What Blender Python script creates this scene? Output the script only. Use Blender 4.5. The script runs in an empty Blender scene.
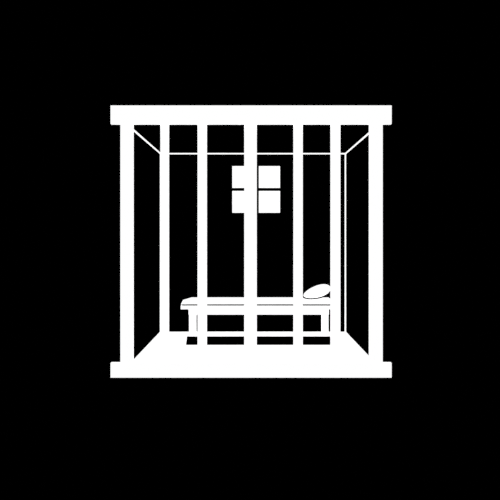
import bpy, bmesh, math
from mathutils import Vector, Matrix

sc = bpy.context.scene
sc.view_settings.view_transform = 'Standard'
sc.view_settings.look = 'None'
VX, VY, CZ, D = 253.0, 234.0, 1.29, 7.5   # vanishing point, eye height, distance to the bars

def X(px, y=0.0): return (px - VX) * 0.01 * (D + y) / D
def Z(py, y=0.0): return CZ + (VY - py) * 0.01 * (D + y) / D

# ---------------------------------------------------------------- materials
def flat_material(name, value, glow):
    m = bpy.data.materials.new(name); m.use_nodes = True
    nt = m.node_tree; b = nt.nodes['Principled BSDF']
    noise = nt.nodes.new('ShaderNodeTexNoise'); noise.inputs['Scale'].default_value = 30
    ramp = nt.nodes.new('ShaderNodeValToRGB')
    v2 = value * 0.97
    ramp.color_ramp.elements[0].color = (v2, v2, v2, 1)
    ramp.color_ramp.elements[1].color = (value, value, value, 1)
    nt.links.new(noise.outputs['Fac'], ramp.inputs['Fac'])
    nt.links.new(ramp.outputs['Color'], b.inputs['Base Color'])
    b.inputs['Roughness'].default_value = 1
    b.inputs['Specular IOR Level'].default_value = 0
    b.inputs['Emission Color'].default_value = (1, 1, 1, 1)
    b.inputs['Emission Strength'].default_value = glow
    return m
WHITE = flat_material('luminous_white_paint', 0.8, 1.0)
BLACK = flat_material('matte_black_paint', 0.0, 0.0)

w = bpy.data.worlds.new('world'); sc.world = w; w.use_nodes = True
w.node_tree.nodes['Background'].inputs['Color'].default_value = (0, 0, 0, 1)

# ---------------------------------------------------------------- helpers
def link(o): sc.collection.objects.link(o); return o

def from_bm(name, bm, mats, parent=None):
    bmesh.ops.recalc_face_normals(bm, faces=bm.faces[:])
    me = bpy.data.meshes.new(name); bm.to_mesh(me); bm.free()
    for m in mats: me.materials.append(m)
    o = link(bpy.data.objects.new(name, me))
    if parent:
        o.parent = parent
        o.location = -parent.location
    return o

def add_box(bm, x0, x1, y0, y1, z0, z1, mi=0, bevel=0):
    r = bmesh.ops.create_cube(bm, size=1)
    for v in r['verts']:
        v.co = Vector(((x0+x1)/2 + v.co.x*(x1-x0), (y0+y1)/2 + v.co.y*(y1-y0), (z0+z1)/2 + v.co.z*(z1-z0)))
    fs = {f for v in r['verts'] for f in v.link_faces}
    for f in fs: f.material_index = mi
    if bevel:
        es = list({e for v in r['verts'] for e in v.link_edges})
        bmesh.ops.bevel(bm, geom=es, offset=bevel, segments=2, affect='EDGES', profile=0.5)

def box(name, x0, x1, y0, y1, z0, z1, mat, parent=None, bevel=0):
    bm = bmesh.new(); add_box(bm, x0, x1, y0, y1, z0, z1, 0, bevel)
    return from_bm(name, bm, [mat], parent)

def structure(o, label, cat):
    o['kind'] = 'structure'; o['label'] = label; o['category'] = cat
    return o

def empty(name, loc, label, cat):
    e = link(bpy.data.objects.new(name, None)); e.location = loc
    e.empty_display_size = 0.1
    e['label'] = label; e['category'] = cat
    return e

# ---------------------------------------------------------------- room shell
XL, XR, YF, YB, ZC = -1.227, 1.227, 0.06, 2.4, 2.358
T = 0.08
structure(box('ground', -30, 30, -12, 40, -0.25, -0.15, BLACK), 'plain matte black ground around the cell', 'ground')

# floor slab: white, with the bed's shadow painted on as a black strip
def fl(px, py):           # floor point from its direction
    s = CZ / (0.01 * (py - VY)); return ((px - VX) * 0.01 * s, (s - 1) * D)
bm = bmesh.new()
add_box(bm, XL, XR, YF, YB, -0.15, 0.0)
painted_bed_shadow = [fl(187, 336.4), fl(330, 336.4), fl(333, 345), fl(186, 345)]
vs = [bm.verts.new((x, y, 0.0015)) for x, y in painted_bed_shadow]
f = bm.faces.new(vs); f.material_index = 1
structure(from_bm('floor', bm, [WHITE, BLACK]), 'bright white cell floor with the shadow of the bed painted as a black strip', 'floor')

structure(box('wall_left', XL-T, XL, YF, YB+T, -0.15, ZC, BLACK), 'plain black side wall of the cell', 'wall')
structure(box('wall_right', XR, XR+T, YF, YB+T, -0.15, ZC, BLACK), 'plain black side wall of the cell', 'wall')
structure(box('wall_back', XL, XR, YB, YB+T, -0.15, ZC, BLACK), 'plain black back wall with a four-pane window', 'wall')
structure(box('ceiling', XL-T, XR+T, YF, YB+T, ZC, ZC+0.03, BLACK), 'plain black ceiling of the cell', 'ceiling')

t = 0.017
def trim(n, *a): return structure(box('trim_%d' % n, *a, WHITE), 'thin white line trim along the edge of the cell', 'trim')
trim(1, XL, XL+t*.8, YF, YB, ZC-t*.8, ZC)
trim(2, XR-t*.8, XR, YF, YB, ZC-t*.8, ZC)
trim(3, XL+t, XR-t, YB-t, YB, ZC-t, ZC)
trim(4, XL, XL+t, YB-t, YB, 0, ZC-t)
trim(5, XR-t, XR, YB-t, YB, 0, ZC-t)

# window: black frame and muntins, four bright panes
bm = bmesh.new()
yb = YB
wx = [232.3, 255.6, 258.8, 280]; wz = [166.2, 188.0, 191.0, 212.8]
add_box(bm, X(229, yb), X(283, yb), yb-0.012, yb, Z(216, yb), Z(163, yb), 1)
for a, b in ((0, 1), (2, 3)):
    for c, d in ((0, 1), (2, 3)):
        add_box(bm, X(wx[a], yb), X(wx[b], yb), yb-0.018, yb-0.012, Z(wz[d], yb), Z(wz[c], yb), 0)
structure(from_bm('window_1', bm, [WHITE, BLACK]), 'square white four-pane window with black crossbars', 'window')

# ---------------------------------------------------------------- front grille
g = empty('cell_bars', (0, 0.03, -0.15), 'white barred front of a prison cell with thick rails', 'prison bars')
box('top_rail', X(110.5), X(391.7), 0, 0.06, Z(123.8), Z(105.4), WHITE, g)
box('bottom_rail', X(110.5), X(391.7), 0, 0.06, Z(377.7), 0, WHITE, g)
for a, b in ((120.3, 132.8), (369.7, 382.8)):
    box('corner_post', X(a), X(b), 0.002, 0.058, 0, Z(124)+0.005, WHITE, g)
def bar(a, b):
    bm = bmesh.new()
    r = (b - a) * 0.005
    h = Z(124) + 0.005
    bmesh.ops.create_cone(bm, cap_ends=True, segments=32, radius1=r, radius2=r, depth=h,
                          matrix=Matrix.Translation((X((a+b)/2), 0.03, h/2)) @ Matrix.Diagonal((1, min(1, 0.028/r), 1, 1)))
    for f in bm.faces: f.smooth = len(f.verts) == 4
    from_bm('bar', bm, [WHITE], g)
for a, b in ((160, 168.8), (197.3, 206.8), (244.2, 256.8), (293.5, 303), (330.7, 340.8)):
    bar(a, b)

# ---------------------------------------------------------------- bed
y0, y1 = 1.985, 2.375
bed = empty('bed', (X(256, y0), (y0+y1)/2, 0), 'simple white prison bed with flat mattress under the window', 'bed')
box('bed_board', X(180.7, y0), X(332, y0), y0, y1, Z(309.3, y0), Z(305.6, y0), WHITE, bed)
box('bed_rail', X(188.5, y0), X(329, y0), y0+0.006, y1-0.006, Z(314.7, y0), Z(309.3, y0), WHITE, bed)
box('mattress_seam', X(182, y0), X(331, y0), y0+0.004, y1, Z(305.6, y0), Z(304.3, y0), BLACK, bed)
# mattress with a sloping foot end
bm = bmesh.new()
zb, zt = Z(304.3, y0), Z(299.9, y0)
lo = [(X(180.7, y0), y0), (X(332, y0), y0), (X(332, y0), y1), (X(187, y0), y1)]
hi = [(X(183, y0), y0+0.01), (X(331.7, y0), y0+0.01), (X(331.7, y0), y1), (X(189, y0), y1)]
vl = [bm.verts.new((x, y, zb)) for x, y in lo]; vh = [bm.verts.new((x, y, zt)) for x, y in hi]
bm.faces.new(vl[::-1]); bm.faces.new(vh)
for i in range(4): bm.faces.new((vl[i], vl[(i+1) % 4], vh[(i+1) % 4], vh[i]))
bmesh.ops.bevel(bm, geom=bm.edges[:], offset=0.003, segments=2, affect='EDGES', profile=0.5)
from_bm('mattress', bm, [WHITE], bed)
for ya, yc in ((y0+0.007, y0+0.07), (y1-0.07, y1-0.007)):
    for a, b in ((189, 196), (321.8, 328.5)):
        box('leg', X(a, ya), X(b, ya), ya, yc, 0.002, Z(314.7, y0), WHITE, bed)

# ---------------------------------------------------------------- pillow
yp = 2.045
a, bb, c = 0.182, 0.05, 0.076
ang = math.radians(-17)
rot = Matrix.Rotation(ang, 4, 'Y')
N, M = 64, 8
rings = []
def outline(u, d=0.0):
    cx, cz = math.cos(u), math.sin(u)
    n = Vector((cx/a, 0, cz/c)).normalized()
    return Vector((cx*a, 0, cz*c*(1+0.18*cx))) + n*d
low = min((rot @ outline(2*math.pi*i/N, 0.016)).z for i in range(N))
pc = Vector((X(317, yp), yp, zt - low + 0.001))
pe = empty('pillow', (pc.x, yp, zt), 'small white oval pillow with black edge on the mattress', 'pillow')
bm = bmesh.new()
bmesh.ops.create_uvsphere(bm, u_segments=40, v_segments=20, radius=1)
for v in bm.verts:
    x, y, z = v.co
    v.co = Vector((x*a, y*bb, z*c*(1 + 0.18*x)))
bm.transform(Matrix.Translation(pc) @ rot)
for f in bm.faces: f.smooth = True
from_bm('pillow_body', bm, [WHITE], pe)
bm = bmesh.new()
for i in range(N):
    u = 2*math.pi*i/N
    rings.append([bm.verts.new(outline(u, 0.006+0.010*math.cos(2*math.pi*j/M)) + Vector((0, 0.01*math.sin(2*math.pi*j/M), 0))) for j in range(M)])
for i in range(N):
    for j in range(M):
        bm.faces.new((rings[i][j], rings[(i+1) % N][j], rings[(i+1) % N][(j+1) % M], rings[i][(j+1) % M]))
bm.transform(Matrix.Translation(pc) @ rot)
o = from_bm('piping', bm, [BLACK], pe); o['label'] = 'thin black edge piping'

# ---------------------------------------------------------------- camera
cam = bpy.data.cameras.new('camera'); co = link(bpy.data.objects.new('camera', cam))
co.location = (0, -D, CZ); co.rotation_euler = (math.pi/2, 0, 0)
cam.sensor_width = 36; cam.lens = 54
cam.shift_x = -(VX-250)/500; cam.shift_y = (VY-250)/500
sc.camera = co
